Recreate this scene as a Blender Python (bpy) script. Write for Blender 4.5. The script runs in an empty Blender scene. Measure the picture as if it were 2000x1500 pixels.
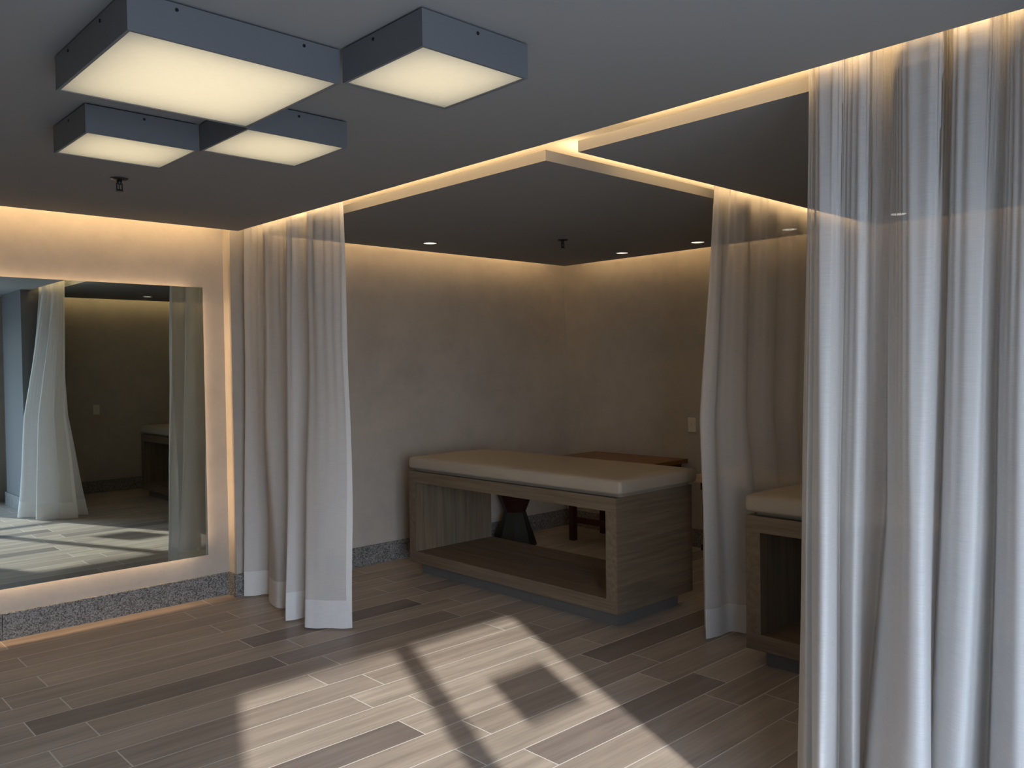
import bpy, bmesh, math, random
from math import sin, cos, pi, radians, sqrt
from mathutils import Vector, Matrix
random.seed(7)
S = bpy.context.scene
COL = S.collection

# ------------------------------------------------------------------ camera
cam_d = bpy.data.cameras.new('camera')
cam = bpy.data.objects.new('camera', cam_d); COL.objects.link(cam)
cam_d.sensor_width = 36.0
cam_d.lens = 1637.72 / 2000.0 * 36.0
cam_d.clip_start = 0.02
YAW, PITCH, ROLL = radians(46.63195), radians(1.20216), radians(-0.82002)
fw = Vector((cos(PITCH)*cos(YAW), cos(PITCH)*sin(YAW), -sin(PITCH)))
rt = Vector((sin(YAW), -cos(YAW), 0)); up = rt.cross(fw)
r2 = rt*cos(ROLL) + up*sin(ROLL); u2 = up*cos(ROLL) - rt*sin(ROLL)
mw = Matrix((r2, u2, -fw)).transposed().to_4x4(); mw.translation = Vector((0, 0, 1.5))
cam.matrix_world = mw
S.camera = cam

# ------------------------------------------------------------------ sky, sun, exposure
W = bpy.data.worlds.new('sky'); S.world = W; W.use_nodes = True
wt = W.node_tree; bg = wt.nodes['Background']
tc = wt.nodes.new('ShaderNodeTexCoord'); sx = wt.nodes.new('ShaderNodeSeparateXYZ'); wt.links.new(tc.outputs['Generated'], sx.inputs[0])
cr = wt.nodes.new('ShaderNodeValToRGB'); mr = wt.nodes.new('ShaderNodeMapRange')
mr.inputs['From Min'].default_value = -1; mr.inputs['From Max'].default_value = 1; wt.links.new(sx.outputs[2], mr.inputs[0]); wt.links.new(mr.outputs[0], cr.inputs[0])
els = cr.color_ramp.elements            # paving below the horizon, hazy horizon, blue sky
els[0].position = .47; els[0].color = (.20, .245, .31, 1)
els[1].position = .52; els[1].color = (.78, .86, .98, 1)
e3 = els.new(.75); e3.color = (.52, .70, 1.0, 1)
wt.links.new(cr.outputs[0], bg.inputs['Color']); bg.inputs['Strength'].default_value = 11.0
sun_d = bpy.data.lights.new('sun', 'SUN'); sun_d.energy = 4.5; sun_d.angle = radians(0.9); sun_d.color = (1.0, 0.95, 0.88)
sun = bpy.data.objects.new('sun', sun_d); COL.objects.link(sun)
sun.rotation_euler = Vector((0.44, 1.0, -0.479)).to_track_quat('-Z', 'Y').to_euler()
sun.location = (-4, -8, 6)
S.view_settings.view_transform = 'Standard'; S.view_settings.look = 'None'
S.view_settings.gamma = 1; S.view_settings.use_curve_mapping = False
S.view_settings.exposure = 0.55
S.cycles.max_bounces = 10; S.cycles.diffuse_bounces = 4; S.cycles.transparent_max_bounces = 24
S.cycles.transmission_bounces = 8; S.cycles.sample_clamp_indirect = 3.0
S.cycles.caustics_reflective = False; S.cycles.caustics_refractive = False
WARM = (1.0, 0.65, 0.31)
LED = 3.3        # watts per metre of cove strip
def area(name, loc, direction, sx, sy, energy, color=WARM, parent=None, long_axis=None, spread=None):
    d = bpy.data.lights.new(name, 'AREA'); d.shape = 'RECTANGLE'; d.size = sx; d.size_y = sy
    d.energy = energy; d.color = color
    if spread: d.spread = spread
    o = bpy.data.objects.new(name, d); COL.objects.link(o)
    z = -Vector(direction).normalized()
    x = Vector(long_axis).normalized() if long_axis else (Vector((1, 0, 0)) if abs(z.x) < .9 else Vector((0, 1, 0)))
    x = (x - z*x.dot(z)).normalized(); y = z.cross(x)
    m = Matrix((x, y, z)).transposed().to_4x4(); m.translation = Vector(loc); o.matrix_world = m
    if parent: o.parent = parent
    return o
# daylight portal in the window opening
po = area('daylight_portal', (0.68, -0.62, 1.07), (0, 1, 0), 1.88, 2.13, 1, (1, 1, 1), long_axis=(1, 0, 0)); po.data.cycles.is_portal = True

# ------------------------------------------------------------------ material helpers
def newmat(name):
    m = bpy.data.materials.new(name); m.use_nodes = True
    nt = m.node_tree
    for n in list(nt.nodes): nt.nodes.remove(n)
    out = nt.nodes.new('ShaderNodeOutputMaterial')
    return m, nt, out
def N(nt, t, **kw):
    n = nt.nodes.new(t)
    for k, v in kw.items(): setattr(n, k, v)
    return n
def setin(nt, sock, v):
    if hasattr(v, 'is_output') or isinstance(v, bpy.types.NodeSocket): nt.links.new(v, sock)
    else: sock.default_value = v
def math_n(nt, op, a, b=None, c=None):
    n = N(nt, 'ShaderNodeMath', operation=op)
    setin(nt, n.inputs[0], a)
    if b is not None: setin(nt, n.inputs[1], b)
    if c is not None: setin(nt, n.inputs[2], c)
    return n.outputs[0]
def mixc(nt, fac, a, b, mode='MIX'):
    n = N(nt, 'ShaderNodeMix', data_type='RGBA', blend_type=mode)
    setin(nt, n.inputs[0], fac); setin(nt, n.inputs[6], a); setin(nt, n.inputs[7], b)
    return n.outputs[2]
def noise(nt, vec, scale, detail=3, rough=.5):
    n = N(nt, 'ShaderNodeTexNoise'); n.inputs['Scale'].default_value = scale
    n.inputs['Detail'].default_value = detail; n.inputs['Roughness'].default_value = rough
    if vec is not None: nt.links.new(vec, n.inputs['Vector'])
    return n.outputs['Fac']
def mapping(nt, vec, scale=(1, 1, 1), loc=(0, 0, 0)):
    n = N(nt, 'ShaderNodeMapping'); n.inputs['Scale'].default_value = scale; n.inputs['Location'].default_value = loc
    nt.links.new(vec, n.inputs['Vector']); return n.outputs[0]
def ramp(nt, fac, stops):
    n = N(nt, 'ShaderNodeValToRGB')
    e = n.color_ramp.elements
    while len(e) < len(stops): e.new(0.5)
    for el, (p, c) in zip(e, stops): el.position = p; el.color = (*c, 1) if len(c) == 3 else c
    nt.links.new(fac, n.inputs[0]); return n.outputs[0]
def bump(nt, h, strength=.2, dist=.01):
    n = N(nt, 'ShaderNodeBump'); n.inputs['Strength'].default_value = strength; n.inputs['Distance'].default_value = dist
    nt.links.new(h, n.inputs['Height']); return n.outputs[0]
def bsdf(nt, out, color, rough=.6, metal=0.0, normal=None, spec=None):
    p = N(nt, 'ShaderNodeBsdfPrincipled')
    setin(nt, p.inputs['Base Color'], color if not isinstance(color, tuple) else (*color, 1))
    setin(nt, p.inputs['Roughness'], rough); p.inputs['Metallic'].default_value = metal
    if normal is not None: nt.links.new(normal, p.inputs['Normal'])
    if spec is not None: p.inputs['Specular IOR Level'].default_value = spec
    nt.links.new(p.outputs[0], out.inputs[0]); return p
def pos(nt): return N(nt, 'ShaderNodeNewGeometry').outputs['Position']
def objco(nt): return N(nt, 'ShaderNodeTexCoord').outputs['Object']

def simple(name, color, rough=.6, metal=0.0, var=.06, scale=20):
    m, nt, out = newmat(name)
    f = noise(nt, objco(nt), scale)
    lo = tuple(c*(1-var) for c in color); hi = tuple(min(1, c*(1+var)) for c in color)
    bsdf(nt, out, mixc(nt, f, (*lo, 1), (*hi, 1)), rough, metal); return m

def mat_wall():
    m, nt, out = newmat('cement_wall_paint'); p = pos(nt)
    a = noise(nt, p, 1.6, 4, .6); b = noise(nt, p, 9, 5, .65); c = noise(nt, p, 60, 3)
    f = math_n(nt, 'ADD', math_n(nt, 'MULTIPLY', a, .6), math_n(nt, 'MULTIPLY', b, .4))
    col = ramp(nt, f, [(.30, (.405, .372, .328)), (.70, (.535, .497, .442))])
    bsdf(nt, out, col, .85, 0, bump(nt, math_n(nt, 'ADD', b, math_n(nt, 'MULTIPLY', c, .3)), .12, .01), .25); return m
def mat_ceiling(name='ceiling_paint', c=(.295, .295, .29)):
    m, nt, out = newmat(name); p = pos(nt)
    a = noise(nt, p, 1.2, 3); g = noise(nt, p, 120, 2)
    col = mixc(nt, a, (*[x*.97 for x in c], 1), (*[x*1.03 for x in c], 1))
    bsdf(nt, out, col, .9, 0, bump(nt, g, .05, .003), .2); return m
def mat_floor():
    m, nt, out = newmat('wood_look_tile'); p = pos(nt)
    s = N(nt, 'ShaderNodeSeparateXYZ'); nt.links.new(p, s.inputs[0]); x, y = s.outputs[0], s.outputs[1]
    PITCHY, LEN = .1895, 1.15
    yr = math_n(nt, 'DIVIDE', math_n(nt, 'SUBTRACT', y, 2.350 - PITCHY*40), PITCHY)
    row = math_n(nt, 'FLOOR', yr); fy = math_n(nt, 'FRACT', yr)
    odd = math_n(nt, 'MODULO', row, 2.0)
    xr = math_n(nt, 'DIVIDE', math_n(nt, 'SUBTRACT', math_n(nt, 'SUBTRACT', x, .913 - LEN*20), math_n(nt, 'MULTIPLY', math_n(nt, 'SUBTRACT', 1.0, odd), -0.0)), LEN)
    xr = math_n(nt, 'ADD', xr, math_n(nt, 'MULTIPLY', odd, -.1925/LEN))
    col_i = math_n(nt, 'FLOOR', xr); fx = math_n(nt, 'FRACT', xr)
    comb = N(nt, 'ShaderNodeCombineXYZ'); nt.links.new(row, comb.inputs[0]); nt.links.new(col_i, comb.inputs[1])
    wn = N(nt, 'ShaderNodeTexWhiteNoise', noise_dimensions='2D'); nt.links.new(comb.outputs[0], wn.inputs['Vector'])
    rnd = math_n(nt, 'MULTIPLY_ADD', wn.outputs['Value'], .62, .38)
    # the individually darker planks
    for k, n_, tone in ((10, 1, .0), (10, 0, .30), (8, 0, .13), (8, 1, .24), (6, 1, .30), (5, 0, .34), (2, 0, .05), (2, 2, .10), (4, -1, .2), (11, 2, .25), (7, 3, .2), (12, -1, .3), (-1, 1, .22), (-3, 0, .15), (9, 4, .2)):
        hit = math_n(nt, 'MULTIPLY', math_n(nt, 'COMPARE', row, 40.0+k, .1), math_n(nt, 'COMPARE', col_i, 20.0+n_, .1))
        rnd = math_n(nt, 'MULTIPLY_ADD', math_n(nt, 'SUBTRACT', tone, rnd), hit, rnd)
    # grout lines
    gw = .0029
    dy = math_n(nt, 'MULTIPLY', math_n(nt, 'MINIMUM', fy, math_n(nt, 'SUBTRACT', 1.0, fy)), PITCHY)
    dx = math_n(nt, 'MULTIPLY', math_n(nt, 'MINIMUM', fx, math_n(nt, 'SUBTRACT', 1.0, fx)), LEN)
    d = math_n(nt, 'MINIMUM', dx, dy)
    grout = math_n(nt, 'LESS_THAN', d, gw)
    edge = math_n(nt, 'MINIMUM', math_n(nt, 'DIVIDE', d, .004), 1.0)
    # grain: stretched along x, shifted per plank
    cs = N(nt, 'ShaderNodeCombineXYZ')
    nt.links.new(math_n(nt, 'MULTIPLY_ADD', rnd, 37.0, x), cs.inputs[0])
    nt.links.new(math_n(nt, 'MULTIPLY_ADD', rnd, 11.0, y), cs.inputs[1])
    g1 = noise(nt, mapping(nt, cs.outputs[0], (1.1, 16, 1)), 1.0, 5, .62)
    g2 = noise(nt, mapping(nt, cs.outputs[0], (3.0, 60, 1)), 1.0, 4, .6)
    g3 = noise(nt, mapping(nt, cs.outputs[0], (1.6, 5, 1)), 1.0, 2, .5)
    base = ramp(nt, rnd, [(0.0, (0.194, 0.165, 0.148)), (0.2, (0.228, 0.196, 0.177)), (0.3, (0.336, 0.287, 0.245)), (0.6, (0.376, 0.321, 0.27)), (1.0, (0.433, 0.376, 0.317))])
    gf = math_n(nt, 'ADD', math_n(nt, 'MULTIPLY', g1, .55), math_n(nt, 'ADD', math_n(nt, 'MULTIPLY', g2, .25), math_n(nt, 'MULTIPLY', g3, .2)))
    mul = ramp(nt, gf, [(.28, (.56, .55, .54)), (.5, (.98, .97, .96)), (.70, (1.42, 1.41, 1.38))])
    wood = mixc(nt, 1.0, base, mul, 'MULTIPLY')
    full = mixc(nt, grout, wood, (.68, .65, .60, 1))
    h = math_n(nt, 'ADD', edge, math_n(nt, 'MULTIPLY', g2, .25))
    rough = math_n(nt, 'MULTIPLY_ADD', g1, .22, .30)
    bsdf(nt, out, full, rough, 0, bump(nt, h, .25, .002), .5); return m
def mat_granite():
    m, nt, out = newmat('speckled_granite'); p = pos(nt)
    a = noise(nt, p, 95, 4, .7); b = noise(nt, p, 260, 2)
    v = N(nt, 'ShaderNodeTexVoronoi'); v.inputs['Scale'].default_value = 170; nt.links.new(p, v.inputs['Vector'])
    vs = N(nt, 'ShaderNodeSeparateColor'); nt.links.new(v.outputs['Color'], vs.inputs[0])
    f = math_n(nt, 'ADD', math_n(nt, 'MULTIPLY', a, .5), math_n(nt, 'MULTIPLY', vs.outputs[0], .5))
    col = ramp(nt, f, [(.22, (.04, .04, .038)), (.42, (.15, .147, .14)), (.62, (.26, .255, .243)), (.85, (.40, .39, .375))])
    bsdf(nt, out, col, .55, 0, None, .4); return m
def mat_wood(name, axis, c_lo, c_mid, c_hi, rough=.55, sc=1.0):
    m, nt, out = newmat(name); o = objco(nt)
    st = {'x': (1.3, 30, 34), 'y': (30, 1.3, 34), 'z': (34, 34, 1.3)}[axis]
    a = noise(nt, mapping(nt, o, tuple(k*sc for k in st)), 1.0, 5, .6)
    b = noise(nt, mapping(nt, o, tuple(k*3.3*sc for k in st), (3, 1, 7)), 1.0, 3, .6)
    f = math_n(nt, 'ADD', math_n(nt, 'MULTIPLY', a, .7), math_n(nt, 'MULTIPLY', b, .3))
    col = ramp(nt, f, [(.3, c_lo), (.5, c_mid), (.7, c_hi)])
    bsdf(nt, out, col, rough, 0, bump(nt, b, .12, .002), .35); return m
def mat_sheer(name, transp, color):
    m, nt, out = newmat(name)
    uv = N(nt, 'ShaderNodeUVMap').outputs[0]
    weft = noise(nt, mapping(nt, uv, (14, 420, 1)), 1.0, 4, .65)
    warp = noise(nt, mapping(nt, uv, (500, 10, 1)), 1.0, 3, .6)
    t = math_n(nt, 'ADD', math_n(nt, 'MULTIPLY', weft, .7), math_n(nt, 'MULTIPLY', warp, .3))
    col = mixc(nt, t, (*[c*.90 for c in color], 1), (*[min(1, c*1.08) for c in color], 1))
    di = N(nt, 'ShaderNodeBsdfDiffuse'); tl = N(nt, 'ShaderNodeBsdfTranslucent'); tr = N(nt, 'ShaderNodeBsdfTransparent')
    nt.links.new(col, di.inputs[0]); nt.links.new(col, tl.inputs[0])
    bm_ = bump(nt, t, .06, .002); nt.links.new(bm_, di.inputs['Normal'])
    m1 = N(nt, 'ShaderNodeMixShader'); m1.inputs[0].default_value = .26
    nt.links.new(di.outputs[0], m1.inputs[1]); nt.links.new(tl.outputs[0], m1.inputs[2])
    m2 = N(nt, 'ShaderNodeMixShader')
    fac = math_n(nt, 'SUBTRACT', transp + .12, math_n(nt, 'MULTIPLY', t, .24)); nt.links.new(fac, m2.inputs[0])
    nt.links.new(m1.outputs[0], m2.inputs[1]); nt.links.new(tr.outputs[0], m2.inputs[2])
    nt.links.new(m2.outputs[0], out.inputs[0]); return m
def mat_diffuser():
    m, nt, out = newmat('opal_diffuser')
    f = noise(nt, objco(nt), 60, 3)
    col = mixc(nt, f, (.90, .90, .88, 1), (.95, .95, .93, 1))
    tl = N(nt, 'ShaderNodeBsdfTranslucent'); nt.links.new(col, tl.inputs[0])
    di = N(nt, 'ShaderNodeBsdfDiffuse'); nt.links.new(col, di.inputs[0])
    mx = N(nt, 'ShaderNodeMixShader'); mx.inputs[0].default_value = .7
    nt.links.new(di.outputs[0], mx.inputs[1]); nt.links.new(tl.outputs[0], mx.inputs[2])
    nt.links.new(mx.outputs[0], out.inputs[0]); return m
def mat_emit(name, color, strength):
    m, nt, out = newmat(name); e = N(nt, 'ShaderNodeEmission'); e.inputs[0].default_value = (*color, 1); e.inputs[1].default_value = strength
    nt.links.new(e.outputs[0], out.inputs[0]); return m
def mat_mirror():
    m, nt, out = newmat('silvered_glass')
    f = noise(nt, objco(nt), 3, 2)
    col = mixc(nt, f, (.80, .92, .90, 1), (.82, .94, .92, 1))
    bsdf(nt, out, col, 0.0, 1.0); return m

WALL = mat_wall(); CEIL = mat_ceiling(); FLOOR = mat_floor(); GRAN = mat_granite()
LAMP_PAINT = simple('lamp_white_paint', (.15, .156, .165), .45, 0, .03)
LAMP_IN = simple('lamp_inner_white', (.86, .86, .85), .6, 0, .02)
DIFF = mat_diffuser()
OAK = [(.100, .076, .050), (.160, .123, .083), (.218, .172, .120)]
OAKX = mat_wood('grey_oak_along_x', 'x', *OAK); OAKY = mat_wood('grey_oak_along_y', 'y', *OAK); OAKZ = mat_wood('grey_oak_upright', 'z', *OAK)
SHADEWALL = mat_ceiling('shade_darkened_wall_paint', (.17, .172, .175))  # wall colour darkened to stand in for weaker daylight on the partition
PLINTH = simple('plinth_dark_laminate', (.13, .123, .112), .5, 0, .15, 30)
HONEY = mat_wood('honey_wood', 'y', (.12, .056, .021), (.18, .09, .034), (.24, .125, .05), .4)
REDWOOD = mat_wood('red_brown_wood', 'z', (.035, .011, .008), (.055, .018, .011), (.075, .026, .017), .45)
PALE = mat_wood('pale_wood', 'y', (.50, .38, .22), (.62, .49, .30), (.70, .57, .37), .5)
DGREEN = simple('dark_green_lacquer', (.011, .016, .013), .45)
DRED = simple('dark_red_lacquer', (.02, .004, .004), .45)
BLACK = simple('black_lacquer', (.012, .012, .013), .5)
VINYL = simple('cream_vinyl', (.38, .335, .265), .5, 0, .04, 6)
SHEER = mat_sheer('sheer_linen', .27, (.88, .865, .845))
HEM = mat_sheer('doubled_linen_hem', .05, (.92, .915, .90))
PLASTIC = simple('ivory_plastic', (.72, .69, .62), .4, 0, .02)
DARK = simple('dark_slot', (.01, .01, .01), .6)
SCREW = simple('black_screw', (.01, .01, .012), .5, .3)
STEEL = simple('brushed_steel', (.35, .34, .33), .35, 1.0)
BRONZE = simple('dark_bronze', (.05, .048, .045), .4, .8)
MIRROR = mat_mirror()
MIRROR_BACK = simple('mirror_backing', (.12, .12, .12), .7)
DLWHITE = simple('downlight_white', (.8, .8, .78), .35)
ALU = simple('window_aluminium', (.30, .30, .31), .4, .6)

# ------------------------------------------------------------------ mesh helpers
class MB:
    def __init__(s): s.bm = bmesh.new()
    def box(s, x0, x1, y0, y1, z0, z1, bev=0, seg=2):
        r = bmesh.ops.create_cube(s.bm, size=1)
        vs = r['verts']
        for v in vs:
            v.co = Vector((x0 + (v.co.x+.5)*(x1-x0), y0 + (v.co.y+.5)*(y1-y0), z0 + (v.co.z+.5)*(z1-z0)))
        if bev:
            es = list({e for v in vs for e in v.link_edges})
            bmesh.ops.bevel(s.bm, geom=es, offset=bev, segments=seg, affect='EDGES', profile=.6)
        return s
    def lathe(s, prof, c=(0, 0, 0), seg=24, axis='z', caps=True):
        rings = []
        for r, z in prof:
            ring = []
            for k in range(seg):
                a = 2*pi*k/seg
                p = {'z': (r*cos(a), r*sin(a), z), 'x': (z, r*cos(a), r*sin(a)), 'y': (r*cos(a), z, r*sin(a))}[axis]
                ring.append(s.bm.verts.new(Vector(c) + Vector(p)))
            rings.append(ring)
        for a, b in zip(rings, rings[1:]):
            for k in range(seg):
                s.bm.faces.new((a[k], a[(k+1) % seg], b[(k+1) % seg], b[k]))
        if caps and prof[0][0] > 1e-6: s.bm.faces.new(rings[0][::-1])
        if caps and prof[-1][0] > 1e-6: s.bm.faces.new(rings[-1])
        return s
    def quad(s, *pts):
        s.bm.faces.new([s.bm.verts.new(Vector(p)) for p in pts]); return s
    def build(s, name, mat, parent=None, smooth=False, origin=None):
        bmesh.ops.recalc_face_normals(s.bm, faces=s.bm.faces)
        if origin is not None: bmesh.ops.translate(s.bm, verts=s.bm.verts, vec=-Vector(origin))
        me = bpy.data.meshes.new(name); s.bm.to_mesh(me); s.bm.free()
        me.materials.append(mat)
        if smooth:
            for p in me.polygons: p.use_smooth = True
        o = bpy.data.objects.new(name, me); COL.objects.link(o)
        if origin is not None: o.location = origin
        if parent: o.parent = parent
        return o
def thing(name, loc, label, cat, group=None, rz=0):
    o = bpy.data.objects.new(name, None); o.empty_display_size = .1; COL.objects.link(o)
    o.location = loc; o.rotation_euler = (0, 0, rz); tag(o, label, cat, group); return o
def tag(o, label, cat, group=None):
    o['label'] = label; o['category'] = cat
    if group: o['group'] = group
    return o
def struct(o, label=None, cat=None):
    o['kind'] = 'structure'
    if label: o['label'] = label
    if cat: o['category'] = cat
    return o
def copy_tree(o, parent=None):
    c = o.copy(); COL.objects.link(c)
    if parent: c.parent = parent; c.matrix_parent_inverse = o.matrix_parent_inverse.copy()
    for ch in list(o.children): copy_tree(ch, c)
    return c

# ------------------------------------------------------------------ room shell
YW = 5.396; XB = 5.79; YE = -0.45; XL = -2.2; YF = -0.62; SLAB = 2.56; CZ = 2.40
struct(MB().box(XL-.15, XB+.15, YF-.15, YW+.15, -.12, 0).build('floor', FLOOR), 'wood-look plank tile floor in grey-brown shades with pale grout', 'floor')
struct(MB().box(XL-.15, XB+.15, YW, YW+.15, 0, SLAB).build('wall_left', WALL), 'beige cement-finish wall behind the big backlit mirror and the first cabin', 'wall')
struct(MB().box(XB, XB+.15, YF-.15, YW, 0, SLAB).build('wall_back', WALL), 'far cabin wall with the socket, washed by warm light from above', 'wall')
struct(MB().box(2.66, XB, YE-.12, YE, 0, SLAB).build('wall_right', WALL), 'end wall of the second cabin, seen in the mirror', 'wall')
struct(MB().box(XL-.15, XL, YF-.15, YW, 0, SLAB).build('wall_side', WALL), 'beige wall on the far left side of the room', 'wall')
w = MB(); w.box(XL, -.26, YF-.12, YF, 0, SLAB); w.box(1.56, 2.66, YF-.12, YF, 0, SLAB); w.box(-.26, 1.56, YF-.12, YF, 2.13, SLAB)
struct(w.build('wall_front', WALL), 'wall around the window opening', 'wall')
w = MB(); w.box(2.36, 2.66, -.25, .56, 0, SLAB); w.box(2.60, 2.66, YF, -.25, 0, SLAB)
struct(w.build('wall_partition', SHADEWALL), 'wall end coloured darker for shade, beside the front curtain, seen in the mirror', 'wall')
struct(MB().box(2.458, 2.62, 5.285, YW, 0, SLAB).build('trim_1', WALL), 'narrow beige pilaster between the mirror wall and the left curtain', 'pilaster')
struct(MB().box(XL, 2.458, YF, 5.160, CZ, CZ+.07).build('ceiling', CEIL), 'grey painted dropped ceiling carrying the square lamps', 'ceiling')
struct(MB().box(2.655, 5.58, 2.575, 5.188, CZ, CZ+.047).build('ceiling', CEIL), 'dark floating ceiling panel over the first cabin', 'ceiling')
struct(MB().box(2.655, 5.58, -.24, 2.385, CZ, CZ+.047).build('ceiling', CEIL), 'dark floating ceiling panel over the second cabin', 'ceiling')
struct(MB().box(XL-.15, XB+.15, YF-.15, YW+.15, SLAB, SLAB+.12).build('ceiling', mat_ceiling('slab_paint', (.78, .77, .75))), 'pale slab above the light coves', 'ceiling')
# granite baseboards
BH = .15
b = MB(); b.box(XL, 1.118, YW-.016, YW, 0, BH, .002); b.box(1.121, 2.458, YW-.016, YW, 0, BH, .002)
struct(b.build('baseboard_left', GRAN), 'speckled grey granite baseboard under the mirror', 'baseboard')
struct(MB().box(2.442, 2.64, 5.269, 5.285, 0, BH, .002).box(2.442, 2.458, 5.285, 5.38, 0, BH, .002).build('trim_2', GRAN), 'granite base of the pilaster', 'baseboard')
b = MB(); b.box(2.62, 3.50, YW-.016, YW, 0, BH, .002); b.box(3.503, 4.65, YW-.016, YW, 0, BH, .002); b.box(4.653, XB, YW-.016, YW, 0, BH, .002)
struct(b.build('baseboard_left', GRAN), 'granite baseboard along the left wall of the first cabin', 'baseboard')
b = MB(); b.box(XB-.016, XB, YE, 2.0, 0, BH, .002); b.box(XB-.016, XB, 2.003, 4.2, 0, BH, .002); b.box(XB-.016, XB, 4.203, YW-.016, 0, BH, .002)
struct(b.build('baseboard_back', GRAN), 'granite baseboard along the far cabin wall', 'baseboard')
struct(MB().box(2.66, XB-.016, YE, YE+.016, 0, BH, .002).build('baseboard_right', GRAN), 'granite baseboard in the second cabin', 'baseboard')
struct(MB().box(2.344, 2.36, -.25, .56, 0, BH, .002).box(2.344, 2.6, -.266, -.25, 0, BH, .002).build('baseboard_front', GRAN), 'granite baseboard on the wall end', 'baseboard')
# window frame (sliding panels: jambs, head, wide meeting stile, handrail, small unseen panel added for its shadow)
wf = MB(); y0, y1 = YF-.09, YF-.03
wf.box(-.26, -.215, y0, y1, 0, 2.13); wf.box(1.515, 1.56, y0, y1, 0, 2.13); wf.box(-.215, 1.515, y0, y1, 2.085, 2.13); wf.box(-.215, 1.515, y0, y1, 0, .05)
wf.box(.665, .765, y0, y1, .05, 2.085); wf.box(-.215, .665, y0, y1, .995, 1.035); wf.box(.765, 1.515, y0, y1, .995, 1.035)
wfo = struct(wf.build('window_1', ALU), 'aluminium window frame behind the viewer', 'window')
struct(MB().box(1.03, 1.38, y0+.02, y0+.04, 1.52, 1.755).build('shadow_panel', ALU, wfo))  # unseen panel, added to cast the square shadow on the floor

# ------------------------------------------------------------------ cove lighting (LED strips lying on the ceiling panels, facing up)
def strip(x0, y0, x1, y1, z, d=(0, 0, 1), k=1.0, wd=.012):
    L = sqrt((x1-x0)**2 + (y1-y0)**2)
    area('cove_led_strip', ((x0+x1)/2, (y0+y1)/2, z), d, L, wd, LED*L*k, WARM, long_axis=(x1-x0, y1-y0, 0))
ZT = CZ + .047 + .004      # strips lie on top of the panels, along their edges
ZM = CZ + .07 + .004
def double(x0, y0, x1, y1, n, ku, kh, z, zh):
    """one strip on top of a panel washing the slab, one along its edge washing what stands across the gap"""
    strip(x0, y0, x1, y1, z, (n[0]*.3, n[1]*.3, 1), ku)
    strip(x0+n[0]*.026, y0+n[1]*.026, x1+n[0]*.026, y1+n[1]*.026, zh, (n[0], n[1], .5), kh)
double(XL+.1, 5.137, 2.40, 5.137, (0, 1), .6, .50, ZM, CZ+.05)        # along the mirror wall
double(2.435, .62, 2.435, 5.10, (1, 0), .5, .28, ZM, CZ+.05)          # curtain gap, room side
strip(2.79, 2.84, 2.79, 5.10, ZT, (0, 0, 1), .55); strip(2.79, -.2, 2.79, 2.30, ZT, (0, 0, 1), .55)
strip(2.96, 2.72, 5.5, 2.72, ZT, (0, 0, 1), .55); double(3.1, 2.361, 5.5, 2.361, (0, 1), .2, .22, ZT, CZ+.03)
double(2.75, 5.164, 5.5, 5.164, (0, 1), .5, .17, ZT, CZ+.03); double(5.556, 2.66, 5.556, 5.10, (1, 0), .42, .15, ZT, CZ+.03)
double(5.556, -.2, 5.556, 2.30, (1, 0), .14, .05, ZT, CZ+.03); double(2.8, -.216, 5.5, -.216, (0, -1), .3, .12, ZT, CZ+.03)

# ------------------------------------------------------------------ mirror
MX0, MX1, MZ0, MZ1 = -0.75, 2.297, .295, 2.041
mir = thing('wall_mirror', (1.0, YW-.04, .3), 'large frameless wall mirror with a warm backlight glowing round its edges', 'mirror')
MB().box(MX0-1, MX1-1, -.006, 0, MZ0-.3, MZ1-.3).build('mirror_glass', MIRROR, mir)
MB().box(MX0-1+.06, MX1-1-.06, 0, .039, MZ0-.3+.06, MZ1-.3-.06).build('backing_frame', MIRROR_BACK, mir)
ML = 1.2
yl = YW-.02
def mled(x, z, d, L, ax):
    area('mirror_led_strip', (x, yl, z), d, L, .012, ML*L, (1.0, .66, .38), long_axis=ax)
mled((MX0+MX1)/2, MZ1-.055, (0, 0, 1), MX1-MX0-.14, (1, 0, 0)); mled((MX0+MX1)/2, MZ0+.055, (0, 0, -1), MX1-MX0-.14, (1, 0, 0))
mled(MX1-.055, (MZ0+MZ1)/2, (1, 0, 0), MZ1-MZ0-.14, (0, 0, 1)); mled(MX0+.055, (MZ0+MZ1)/2, (-1, 0, 0), MZ1-MZ0-.14, (0, 0, 1))

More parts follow.
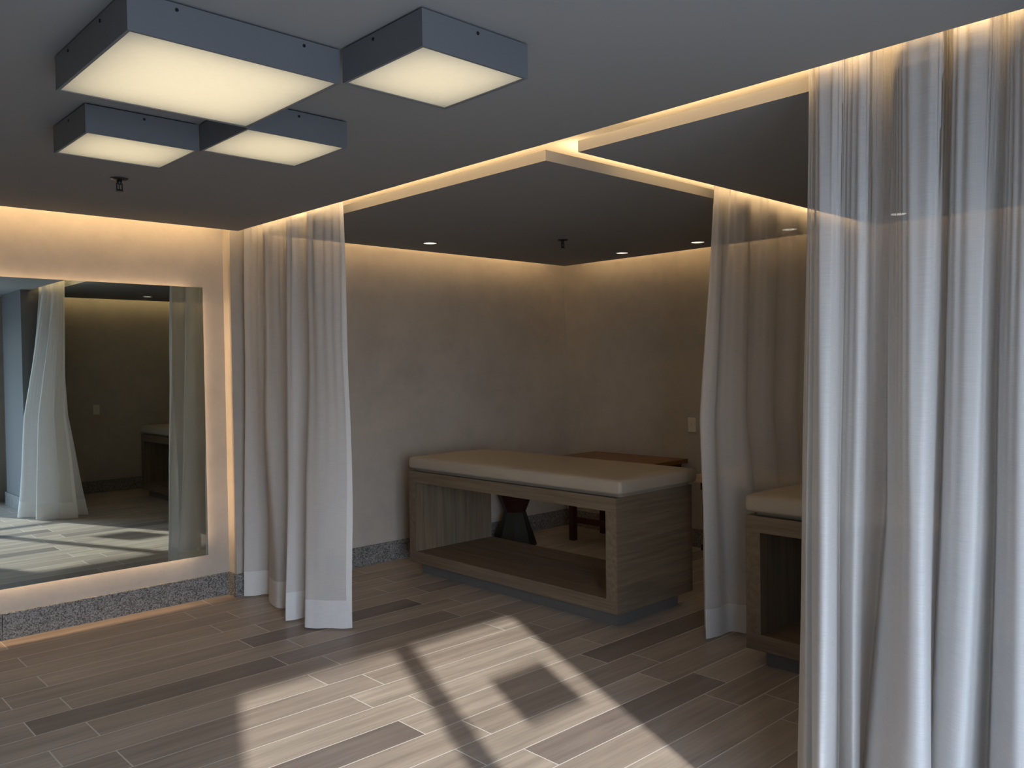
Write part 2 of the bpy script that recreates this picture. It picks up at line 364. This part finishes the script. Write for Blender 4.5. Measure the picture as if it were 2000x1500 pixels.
# ------------------------------------------------------------------ square ceiling lamps
def ceiling_lamp(x0, x1, y0, y1, zb, label, watts, screws):
    cx, cy = (x0+x1)/2, (y0+y1)/2; a, c = (x1-x0)/2, (y1-y0)/2
    t = thing('ceiling_light', (cx, cy, CZ), label, 'ceiling light', 'white square box lamps in a checker cluster')
    H = CZ - zb
    MB().box(-a+.012, a-.012, -c+.012, c-.012, -.006, 0).build('gap_shadow_plate', DARK, t)  # inset lamp mount, coloured near-black as the shadow in the ceiling gap
    w = MB(); th = .004
    w.box(-a, a, -c, -c+th, -H, -.006); w.box(-a, a, c-th, c, -H, -.006)
    w.box(-a, -a+th, -c+th, c-th, -H, -.006); w.box(a-th, a, -c+th, c-th, -H, -.006); w.box(-a+th, a-th, -c+th, c-th, -.010, -.006)
    hs = w.build('housing', LAMP_PAINT, t)
    lip = .008
    l = MB(); l.box(-a+th, a-th, -c+th, -c+lip, -H, -H+.003); l.box(-a+th, a-th, c-lip, c-th, -H, -H+.003)
    l.box(-a+th, -a+lip, -c+lip, c-lip, -H, -H+.003); l.box(a-lip, a-th, -c+lip, c-lip, -H, -H+.003)
    l.build('lip', LAMP_PAINT, t)
    MB().box(-a+th+.001, a-th-.001, -c+th+.001, c-th-.001, -H+.004, -H+.006).build('diffuser', DIFF, t)
    li = MB(); li.quad((-a+th+.001, -c+th+.001, -.0112), (a-th-.001, -c+th+.001, -.0112), (a-th-.001, c-th-.001, -.0112), (-a+th+.001, c-th-.001, -.0112))
    li.build('reflector', LAMP_IN, t)
    for side, u in screws:
        if side == 'y': m = MB().lathe([(0, -.0025), (.0045, -.002), (.0045, .001)], (u, -c, -.022), 12, 'y')
        else: m = MB().lathe([(0, -.0025), (.0045, -.002), (.0045, .001)], (-a, u, -.022), 12, 'x')
        m.build('screw', SCREW, t)
    lo = area('lamp', (cx, cy, CZ-.014), (0, 0, -1), 2*a*.92, 2*c*.92, watts, (1.0, .82, .52)); 
    return t
KW = 2.55
ceiling_lamp(.713, 1.287, 2.047, 2.621, 2.300, 'largest of the white square box lamps on the ceiling, at the cluster centre', KW*.574**2, [('y', -.17), ('y', .175), ('x', .165), ('x', -.10)])
ceiling_lamp(1.290, 1.657, 1.672, 2.039, 2.300, 'smaller square ceiling lamp right of the large one, nearest the front curtain', KW*.367**2, [('y', .0), ('x', .03)])
ceiling_lamp(.905, 1.288, 3.006, 3.370, 2.300, 'smaller square ceiling lamp above the sprinkler, behind the large one', KW*.375**2, [('y', .0), ('x', .0)])
ceiling_lamp(1.291, 1.676, 2.628, 3.006, 2.300, 'smaller square ceiling lamp touching the far corner of the large one', KW*.38**2, [('y', .0), ('x', .0)])

# ------------------------------------------------------------------ sprinklers and downlights
def sprinkler(x, y, label, mat):
    t = thing('fire_sprinkler', (x, y, CZ), label, 'sprinkler')
    MB().lathe([(.040, 0), (.040, -.003), (.030, -.008), (.014, -.010)], seg=28).build('escutcheon', BRONZE, t, True)
    MB().lathe([(.011, -.008), (.011, -.022), (.007, -.026), (.007, -.03), (.0, -.03)], seg=16).build('body', mat, t, True)
    f = MB()
    for s in (-1, 1):
        f.box(s*.012-.0025, s*.012+.0025, -.003, .003, -.052, -.022, .001)
    f.box(-.0145, .0145, -.003, .003, -.055, -.050, .001)
    f.build('frame_arms', mat, t)
    MB().lathe([(.002, -.030), (.0025, -.052)], seg=8).build('glass_bulb', DRED, t)
    d = MB().lathe([(.0, -.056), (.016, -.057), (.019, -.060), (.016, -.0605), (.0, -.0595)], seg=24)
    d.build('deflector', mat, t, True)
    return t
sprinkler(1.374, 4.095, 'small pendent fire sprinkler on the main ceiling below the square lamps', BRONZE)
sprinkler(4.406, 4.115, 'small dark fire sprinkler on the cabin ceiling panel between two downlights', BRONZE)
DLE = mat_emit('downlight_led', (1.0, .93, .80), 7.0)
def downlight(x, y, label):
    t = thing('downlight', (x, y, CZ), label, 'downlight', 'small round recessed downlights')
    MB().lathe([(.050, .002), (.060, .0), (.060, -.003), (.051, -.003), (.048, .001)], seg=32, caps=False).build('trim_ring', BRONZE, t, True)
    MB().lathe([(.0475, -.001), (.044, .012), (.036, .024), (.0001, .026)], seg=32, caps=False).build('reflector', DLWHITE, t, True)
    MB().lathe([(.0, .012), (.020, .012), (.022, .022)], seg=24).build('lamp_lens', DLE, t)
    return t
spots = [(3.761, 4.824, 'recessed downlight at the left of the first cabin ceiling, near the left curtain'),
         (5.301, 4.301, 'recessed downlight right of the cabin sprinkler, nearest the far corner'),
         (5.290, 3.574, 'recessed downlight beside the middle divider curtain'),
         (5.286, 2.840, 'recessed downlight glimpsed through the sheer divider curtain'),
         (5.275, 2.116, 'recessed downlight glimpsed through the sheer front curtain'),
         (3.76, .36, 'recessed downlight in the second cabin, seen only in the mirror')]
hole = []
for i, (x, y, l) in enumerate(spots):
    downlight(x, y, l)
    hole.append((x, y))
    if i != 5:
        sd = bpy.data.lights.new('downlight_beam', 'SPOT'); sd.energy = 1.3; sd.spot_size = radians(70); sd.spot_blend = .8; sd.color = (1, .86, .62); sd.shadow_soft_size = .02
        so = bpy.data.objects.new('downlight_beam', sd); COL.objects.link(so); so.location = (x, y, CZ+.004)
# cut the round holes of the downlights into the two cabin panels
def cut_panel(o, pts, r=.049):
    bm = bmesh.new(); bm.from_mesh(o.data)
    me = o.data; bm.free()
    for (x, y) in pts:
        cm = MB().lathe([(r, CZ-.02), (r, CZ+.2)], (x, y, 0), 32); c = cm.build('cutter', DARK)
        md = o.modifiers.new('cut', 'BOOLEAN'); md.object = c; md.operation = 'DIFFERENCE'; md.solver = 'EXACT'
    dg = bpy.context.evaluated_depsgraph_get()
    nm = bpy.data.meshes.new_from_object(o.evaluated_get(dg))
    o.modifiers.clear(); o.data = nm
    for c in [x for x in bpy.data.objects if x.name.startswith('cutter')]: bpy.data.objects.remove(c)
pan = [o for o in bpy.data.objects if o.name.startswith('ceiling') and o.get('kind') == 'structure' and 'floating' in str(o.get('label'))]
for o in pan:
    ys = [v.co.y for v in o.data.vertices]
    cut_panel(o, [h for h in hole if min(ys) < h[1] < max(ys)])

# ------------------------------------------------------------------ curtains
def catmull(P, n):
    out = []; m = len(P)
    for i in range(m-1):
        p0, p1, p2, p3 = P[max(i-1, 0)], P[i], P[i+1], P[min(i+2, m-1)]
        for k in range(n):
            t = k/n
            out.append(tuple(.5*((2*b) + (-a+c)*t + (2*a-5*b+4*c-d)*t*t + (-a+3*b-3*c+d)*t**3) for a, b, c, d in zip(p0, p1, p2, p3)))
    out.append(P[-1]); return out
def curtain(name, levels, ztop, label, hem_h=.165, z_floor=.008, side=None, sub=8, seed=1):
    """levels: list of (z, [(x, y), ...]) from the floor upward, same number of points"""
    rnd = random.Random(seed)
    lv = [(z, catmull(p, sub)) for z, p in levels]
    M = len(lv[0][1]); ph = [rnd.uniform(0, 6.28) for _ in range(6)]
    def plan(z):
        for (za, A), (zb, B) in zip(lv, lv[1:]):
            if z <= zb or zb == lv[-1][0]:
                t = min(1, max(0, (z-za)/(zb-za)))
                return [(a[0]+(b[0]-a[0])*t, a[1]+(b[1]-a[1])*t) for a, b in zip(A, B)]
    arc = [0.0]
    def wob(i, z):
        u = i/M*12
        k = .0045*(1 - z/ztop*.6)
        q = .007*(z/ztop)**2.2*min(1, i/6, (M-1-i)/6)
        return (q*sin(arc[i]*6.2832/.062+ph[4]) + k*sin(2.1*z*2+u*1.3+ph[0]) + k*.7*sin(5.3*z+u*2.1+ph[1]), k*sin(2.7*z+u*1.7+ph[2])*.8)
    P0 = lv[0][1]
    for a, b in zip(P0, P0[1:]): arc.append(arc[-1] + sqrt((a[0]-b[0])**2+(a[1]-b[1])**2))
    t = thing(name, (sum(p[0] for p in P0)/M, sum(p[1] for p in P0)/M, 0), label, 'curtain', 'white sheer floor-length curtains')
    org = Vector(t.location)
    def sheet(nm, mat, z0, z1, nz, i0=0, i1=M, jag=0):
        bm = bmesh.new(); uvl = bm.loops.layers.uv.new('UVMap'); rows = []
        for j in range(nz+1):
            z = z0 + (z1-z0)*j/nz; pl = plan(z); r = []
            for i in range(i0, i1):
                wx, wy = wob(i, z); zz = z
                if j == 0 and jag: zz += jag*(.5+.5*sin(arc[i]*37+ph[3]))
                r.append(bm.verts.new(Vector((pl[i][0]+wx, pl[i][1]+wy, zz))-org))
            rows.append(r)
        for j in range(nz):
            for i in range(len(rows[0])-1):
                f = bm.faces.new((rows[j][i], rows[j][i+1], rows[j+1][i+1], rows[j+1][i])); f.smooth = True
                zz = [z0+(z1-z0)*j/nz, z0+(z1-z0)*(j+1)/nz]
                for l, (u, v) in zip(f.loops, ((arc[i0+i], zz[0]), (arc[i0+i+1], zz[0]), (arc[i0+i+1], zz[1]), (arc[i0+i], zz[1]))): l[uvl].uv = (u, v)
        me = bpy.data.meshes.new(nm); bm.to_mesh(me); bm.free(); me.materials.append(mat)
        o = bpy.data.objects.new(nm, me); COL.objects.link(o); o.parent = t; return o
    a0, a1 = 0, M
    if side:
        n = max(2, sum(1 for s in arc if (arc[-1]-s if side == 'end' else s) < .03))
        if side == 'end': a1 = M-n; sheet('side_hem', HEM, z_floor+hem_h, ztop, 60, M-n-1, M)
        else: a0 = n; sheet('side_hem', HEM, z_floor+hem_h, ztop, 60, 0, n+1)
    sheet('sheer_fabric', SHEER, z_floor+hem_h, ztop, 70, a0, a1)
    sheet('bottom_hem', HEM, z_floor, z_floor+hem_h, 8, 0, M, .004)
    return t

ZC = 2.545
# left curtain, gathered against the mirror wall
c1_bot = [(2.60, 5.245), (2.50, 5.235), (2.478, 5.225), (2.53, 5.195), (2.585, 5.176), (2.625, 5.13), (2.585, 5.075), (2.535, 4.975), (2.497, 4.83), (2.527, 4.788),
          (2.62, 4.75), (2.63, 4.66), (2.52, 4.575), (2.412, 4.53), (2.45, 4.515), (2.51, 4.51), (2.61, 4.50), (2.60, 4.41), (2.47, 4.36), (2.418, 4.335), (2.45, 4.28), (2.49, 4.23), (2.57, 4.155), (2.612, 4.127)]
c1_mid = [(2.58, 5.24), (2.52, 5.22), (2.50, 5.19), (2.53, 5.14), (2.55, 5.08), (2.60, 5.03), (2.58, 4.985), (2.52, 4.955), (2.505, 4.90), (2.54, 4.83),
          (2.585, 4.775), (2.60, 4.71), (2.56, 4.65), (2.49, 4.62), (2.475, 4.575), (2.50, 4.535), (2.585, 4.49), (2.60, 4.44), (2.53, 4.385), (2.475, 4.35), (2.48, 4.28), (2.51, 4.20), (2.56, 4.11), (2.59, 4.075)]
n1 = len(c1_mid)
c1_top = [(2.555 + (x-2.54)*.62, 5.25 + (y-5.24)*.975) for i, (x, y) in enumerate(c1_mid)]
curtain('curtain', [(0, c1_bot), (1.25, c1_mid), (ZC, c1_top)], ZC, 'gathered white sheer curtain at the left, beside the mirror wall', side='end', seed=3)
# divider curtain between the cabins
c3_bot = [(4.12, 2.62), (4.10, 2.68), (4.05, 2.714), (3.98, 2.66), (3.90, 2.60), (3.86, 2.575), (3.93, 2.545), (4.04, 2.545), (4.07, 2.46), (4.12, 2.40), (4.22, 2.40), (4.28, 2.50), (4.34, 2.55), (4.42, 2.46), (4.50, 2.43),
          (4.60, 2.52), (4.72, 2.45), (4.86, 2.51), (5.0, 2.45), (5.15, 2.51), (5.3, 2.46), (5.45, 2.51), (5.58, 2.46), (5.72, 2.49)]
c3_mid = [(3.96, 2.56), (3.93, 2.59), (3.88, 2.60), (3.83, 2.58), (3.78, 2.55), (3.74, 2.51), (3.79, 2.47), (3.86, 2.50), (3.92, 2.46), (3.99, 2.42), (4.06, 2.44), (4.12, 2.51), (4.19, 2.53), (4.27, 2.46), (4.36, 2.45),
          (4.48, 2.51), (4.62, 2.455), (4.78, 2.505), (4.94, 2.455), (5.1, 2.505), (5.26, 2.46), (5.42, 2.505), (5.57, 2.46), (5.72, 2.485)]
c3_top = [(5.72 + (x-5.72)*.94, 2.48 + (y-2.49)*.45) for i, (x, y) in enumerate(c3_mid)]
curtain('curtain', [(0, c3_bot), (1.2, c3_mid), (ZC, c3_top)], ZC, 'white sheer divider curtain between the two cabins, behind the cushioned benches', side=None, seed=8)
# front right curtain
c2_mid = [(2.56, 1.336), (2.5, 1.301), (2.47, 1.273), (2.5, 1.272), (2.46, 1.253), (2.4, 1.218), (2.355, 1.177), (2.36, 1.154), (2.42, 1.158), (2.5, 1.183), (2.47, 1.15), (2.43, 1.1), (2.47, 1.094), (2.56, 1.121), (2.62, 1.121), (2.64, 1.103), (2.56, 1.066), (2.46, 1.02), (2.37, 0.96), (2.305, 0.899), (2.3, 0.86), (2.36, 0.862), (2.5, 0.904), (2.6, 0.929), (2.62, 0.932), (2.54, 0.902), (2.44, 0.861), (2.39, 0.808), (2.385, 0.766), (2.45, 0.771), (2.55, 0.782), (2.58, 0.772), (2.48, 0.736), (2.41, 0.691), (2.38, 0.648), (2.42, 0.613), (2.55, 0.622)]
c2_bot = [(2.648, 1.41), (2.549, 1.352), (2.5, 1.305), (2.549, 1.301), (2.483, 1.27), (2.384, 1.215), (2.31, 1.172), (2.318, 1.151), (2.417, 1.174), (2.549, 1.225), (2.5, 1.184), (2.434, 1.126), (2.5, 1.134), (2.648, 1.196), (2.747, 1.235), (2.78, 1.243), (2.648, 1.184), (2.483, 1.105), (2.335, 1.004), (2.228, 0.905), (2.219, 0.849), (2.318, 0.863), (2.549, 0.946), (2.714, 1.003), (2.747, 1.014), (2.615, 0.965), (2.45, 0.899), (2.368, 0.839), (2.36, 0.802), (2.467, 0.821), (2.632, 0.849), (2.681, 0.84), (2.516, 0.781), (2.401, 0.715), (2.351, 0.658), (2.417, 0.618), (2.632, 0.643)]
c2_top = [(2.586, 1.319), (2.563, 1.305), (2.552, 1.289), (2.563, 1.28), (2.548, 1.274), (2.525, 1.259), (2.508, 1.236), (2.51, 1.205), (2.533, 1.183), (2.563, 1.182), (2.552, 1.159), (2.537, 1.124), (2.552, 1.108), (2.586, 1.11), (2.609, 1.093), (2.617, 1.068), (2.586, 1.052), (2.548, 1.033), (2.514, 1.003), (2.489, 0.968), (2.487, 0.909), (2.51, 0.885), (2.563, 0.894), (2.601, 0.894), (2.609, 0.891), (2.579, 0.879), (2.541, 0.86), (2.522, 0.814), (2.52, 0.768), (2.544, 0.763), (2.582, 0.759), (2.594, 0.748), (2.556, 0.732), (2.529, 0.705), (2.518, 0.672), (2.533, 0.637), (2.582, 0.63)]
curtain('curtain', [(0, c2_bot), (1.05, c2_mid), (2.36, c2_top), (ZC, c2_top)], ZC, 'large white sheer curtain in the right foreground, bluish in daylight', side='start', seed=5)

# ------------------------------------------------------------------ benches
def bench(name, loc, label):
    t = thing(name, loc, label, 'bench', 'grey oak massage benches')
    L, D, T = 1.955, .735, .08; z0, z1 = .085, .748
    def board(nm, dims, mat, alt, test, bev=0):
        o = MB().box(*dims, bev).build(nm, mat, t); o.data.materials.append(alt)
        for p in o.data.polygons:
            if test(p.normal): p.material_index = 1
    board('top_panel', (0, D, 0, L, z1-T, z1), OAKY, OAKX, lambda n: abs(n.y) > .8, .0015)
    board('bottom_panel', (0, D, 0, L, z0, z0+T), OAKY, OAKX, lambda n: abs(n.y) > .8, .0015)
    board('side_panel', (.0005, D-.0005, .0005, T, z0+T, z1-T), OAKX, OAKZ, lambda n: n.y > .8)
    board('side_panel', (.0005, D-.0005, L-T, L-.0005, z0+T, z1-T), OAKX, OAKZ, lambda n: n.y < -.8)
    MB().box(.06, D-.08, .055, L-.075, 0, z0).build('plinth', PLINTH, t)
    return t
def cushion(loc, label, seed):
    L, D, H = 1.985, .75, .100
    rnd = random.Random(seed); p1, p2 = rnd.uniform(0, 6), rnd.uniform(0, 6)
    bm = bmesh.new(); nx, ny, R = 20, 44, .024
    def prof(v, half): # rounded plan edge
        return v
    rings = []
    # side profile from bottom centre outwards, up the rounded side, to the top centre: built as stacked rounded rectangles
    stack = [(-.035, 0), (-.035, .020), (-.012, .020), (-.003, .024), (.0, .034), (.002, H*.6), (.0, H-.014), (-.004, H-.005), (-.012, H)]
    per = []
    cr = .022
    def outline(off):
        a, b = D/2+off, L/2+off; pts = []
        def arcp(cx, cy, a0):
            for k in range(5):
                an = a0 + pi/2*k/5; pts.append((cx+cr*cos(an), cy+cr*sin(an)))
        def line(p, q, n):
            for k in range(n): pts.append((p[0]+(q[0]-p[0])*k/n, p[1]+(q[1]-p[1])*k/n))
        arcp(a-cr, b-cr, 0); line((a-cr, b), (-a+cr, b), 10); arcp(-a+cr, b-cr, pi/2); line((-a, b-cr), (-a, -b+cr), 24)
        arcp(-a+cr, -b+cr, pi); line((-a+cr, -b), (a-cr, -b), 10); arcp(a-cr, -b+cr, 3*pi/2); line((a, -b+cr), (a, b-cr), 24)
        return pts
    def lift(x, y):
        ex = max(0, 1-(2*x/D)**2); ey = max(0, 1-(2*y/L)**4)
        return .024*(ex**.7)*(ey**.6) + .004*sin(3.2*y+p1)*ex + .003*sin(7*y+p2)*ex
    for off, z in stack:
        rings.append([bm.verts.new((x, y, z)) for x, y in outline(off)])
    n = len(rings[0])
    o8 = outline(-.012)
    for s in (.93, .82, .66, .46, .24):
        rings.append([bm.verts.new((x*s, y*(s if s > .6 else s), H + lift(x*s, y*s))) for x, y in o8])
    for a, b in zip(rings, rings[1:]):
        for k in range(n): bm.faces.new((a[k], a[(k+1) % n], b[(k+1) % n], b[k]))
    c = bm.verts.new((0, 0, H+lift(0, 0)))
    for k in range(n): bm.faces.new((rings[-1][k], rings[-1][(k+1) % n], c))
    bm.faces.new(rings[0][::-1])
    bmesh.ops.recalc_face_normals(bm, faces=bm.faces)
    me = bpy.data.meshes.new('bench_cushion'); bm.to_mesh(me); bm.free(); me.materials.append(VINYL)
    for p in me.polygons: p.use_smooth = True
    o = bpy.data.objects.new('bench_cushion', me); COL.objects.link(o); o.location = loc
    tag(o, label, 'cushion', 'cream bench cushions'); return o
bench('massage_bench', (3.65, 3.025, 0), 'open box-frame grey oak bench standing in the first cabin')
cushion((3.65+.367, 3.025+.955, .750), 'long cream cushion on the bench in the middle of the picture', 2)
bench('massage_bench', (3.68, .27, 0), 'grey oak bench half hidden behind the front curtain at right')
cushion((3.68+.367, .27+.962, .750), 'cream cushion on the bench partly hidden by the front curtain', 5)

# ------------------------------------------------------------------ table, stool and cabinet behind the bench
t = thing('wooden_table', (5.26, 4.0, 0), 'small honey-brown wooden table against the far wall, behind the bench', 'table')
MB().box(0, .49, 0, 1.0, .690, .722, .003).build('tabletop', HONEY, t)
ap = MB(); ap.box(.04, .06, .06, .94, .61, .69); ap.box(.43, .45, .06, .94, .61, .69); ap.box(.06, .43, .05, .07, .61, .69); ap.box(.06, .43, .93, .95, .61, .69)
ap.build('apron', REDWOOD, t)
for x in (.02, .42):
    for y in (.05, .85): MB().box(x, x+.05, y, y+.05, 0, .69, .002).build('leg', REDWOOD, t)
MB().box(.035, .055, .10, .85, .155, .205).build('stretcher', REDWOOD, t)
MB().box(.435, .455, .10, .85, .155, .205).build('stretcher', REDWOOD, t)
t = thing('stool', (4.83, 5.10, 0), 'dark hourglass stool with a red upper half, seen through the bench', 'stool')
MB().lathe([(.178, 0), (.18, .012), (.095, .275), (.09, .285)], seg=8).build('base', DGREEN, t)
MB().lathe([(.09, .285), (.095, .295), (.175, .50), (.175, .52)], seg=8).build('upper_body', DRED, t)
MB().lathe([(.172, .52), (.172, .535), (.15, .545)], seg=8).build('seat', DRED, t)
t = thing('cabinet', (5.0, 2.80, 0), 'low dark cabinet with a pale wooden top beside the divider curtain', 'cabinet')
MB().box(0, .50, -.1, .63, .662, .716, .003).build('top', PALE, t)
MB().box(.03, .48, -.07, .58, .22, .61).build('body', DGREEN, t)
MB().box(.02, .48, -.07, .59, .61, .662).build('apron', REDWOOD, t)
MB().box(.02, .48, -.07, .59, .18, .22).build('rail', REDWOOD, t)
MB().box(.04, .47, -.06, .57, 0, .18).build('plinth', BLACK, t)

# ------------------------------------------------------------------ sockets
def socket(loc, rz, label):
    t = thing('wall_socket', loc, label, 'wall socket', None, rz)
    MB().box(-.0375, .0375, 0, .007, -.06, .06, .003).build('cover_plate', PLASTIC, t)
    MB().box(-.022, .022, .007, .009, -.032, .032, .001).build('socket_insert', PLASTIC, t)
    h = MB()
    for z in (-.012, 0, .012): h.lathe([(.0025, .0088), (.0025, .0096)], (0 if z else .004, 0, z), 10, 'y')
    h.build('pin_holes', DARK, t)
    return t
socket((XB, 3.983, 1.0), pi/2, 'ivory wall socket on the far wall beside the divider curtain')
socket((3.401, YE, 1.035), 0, 'wall socket on the dark cabin wall seen in the mirror')
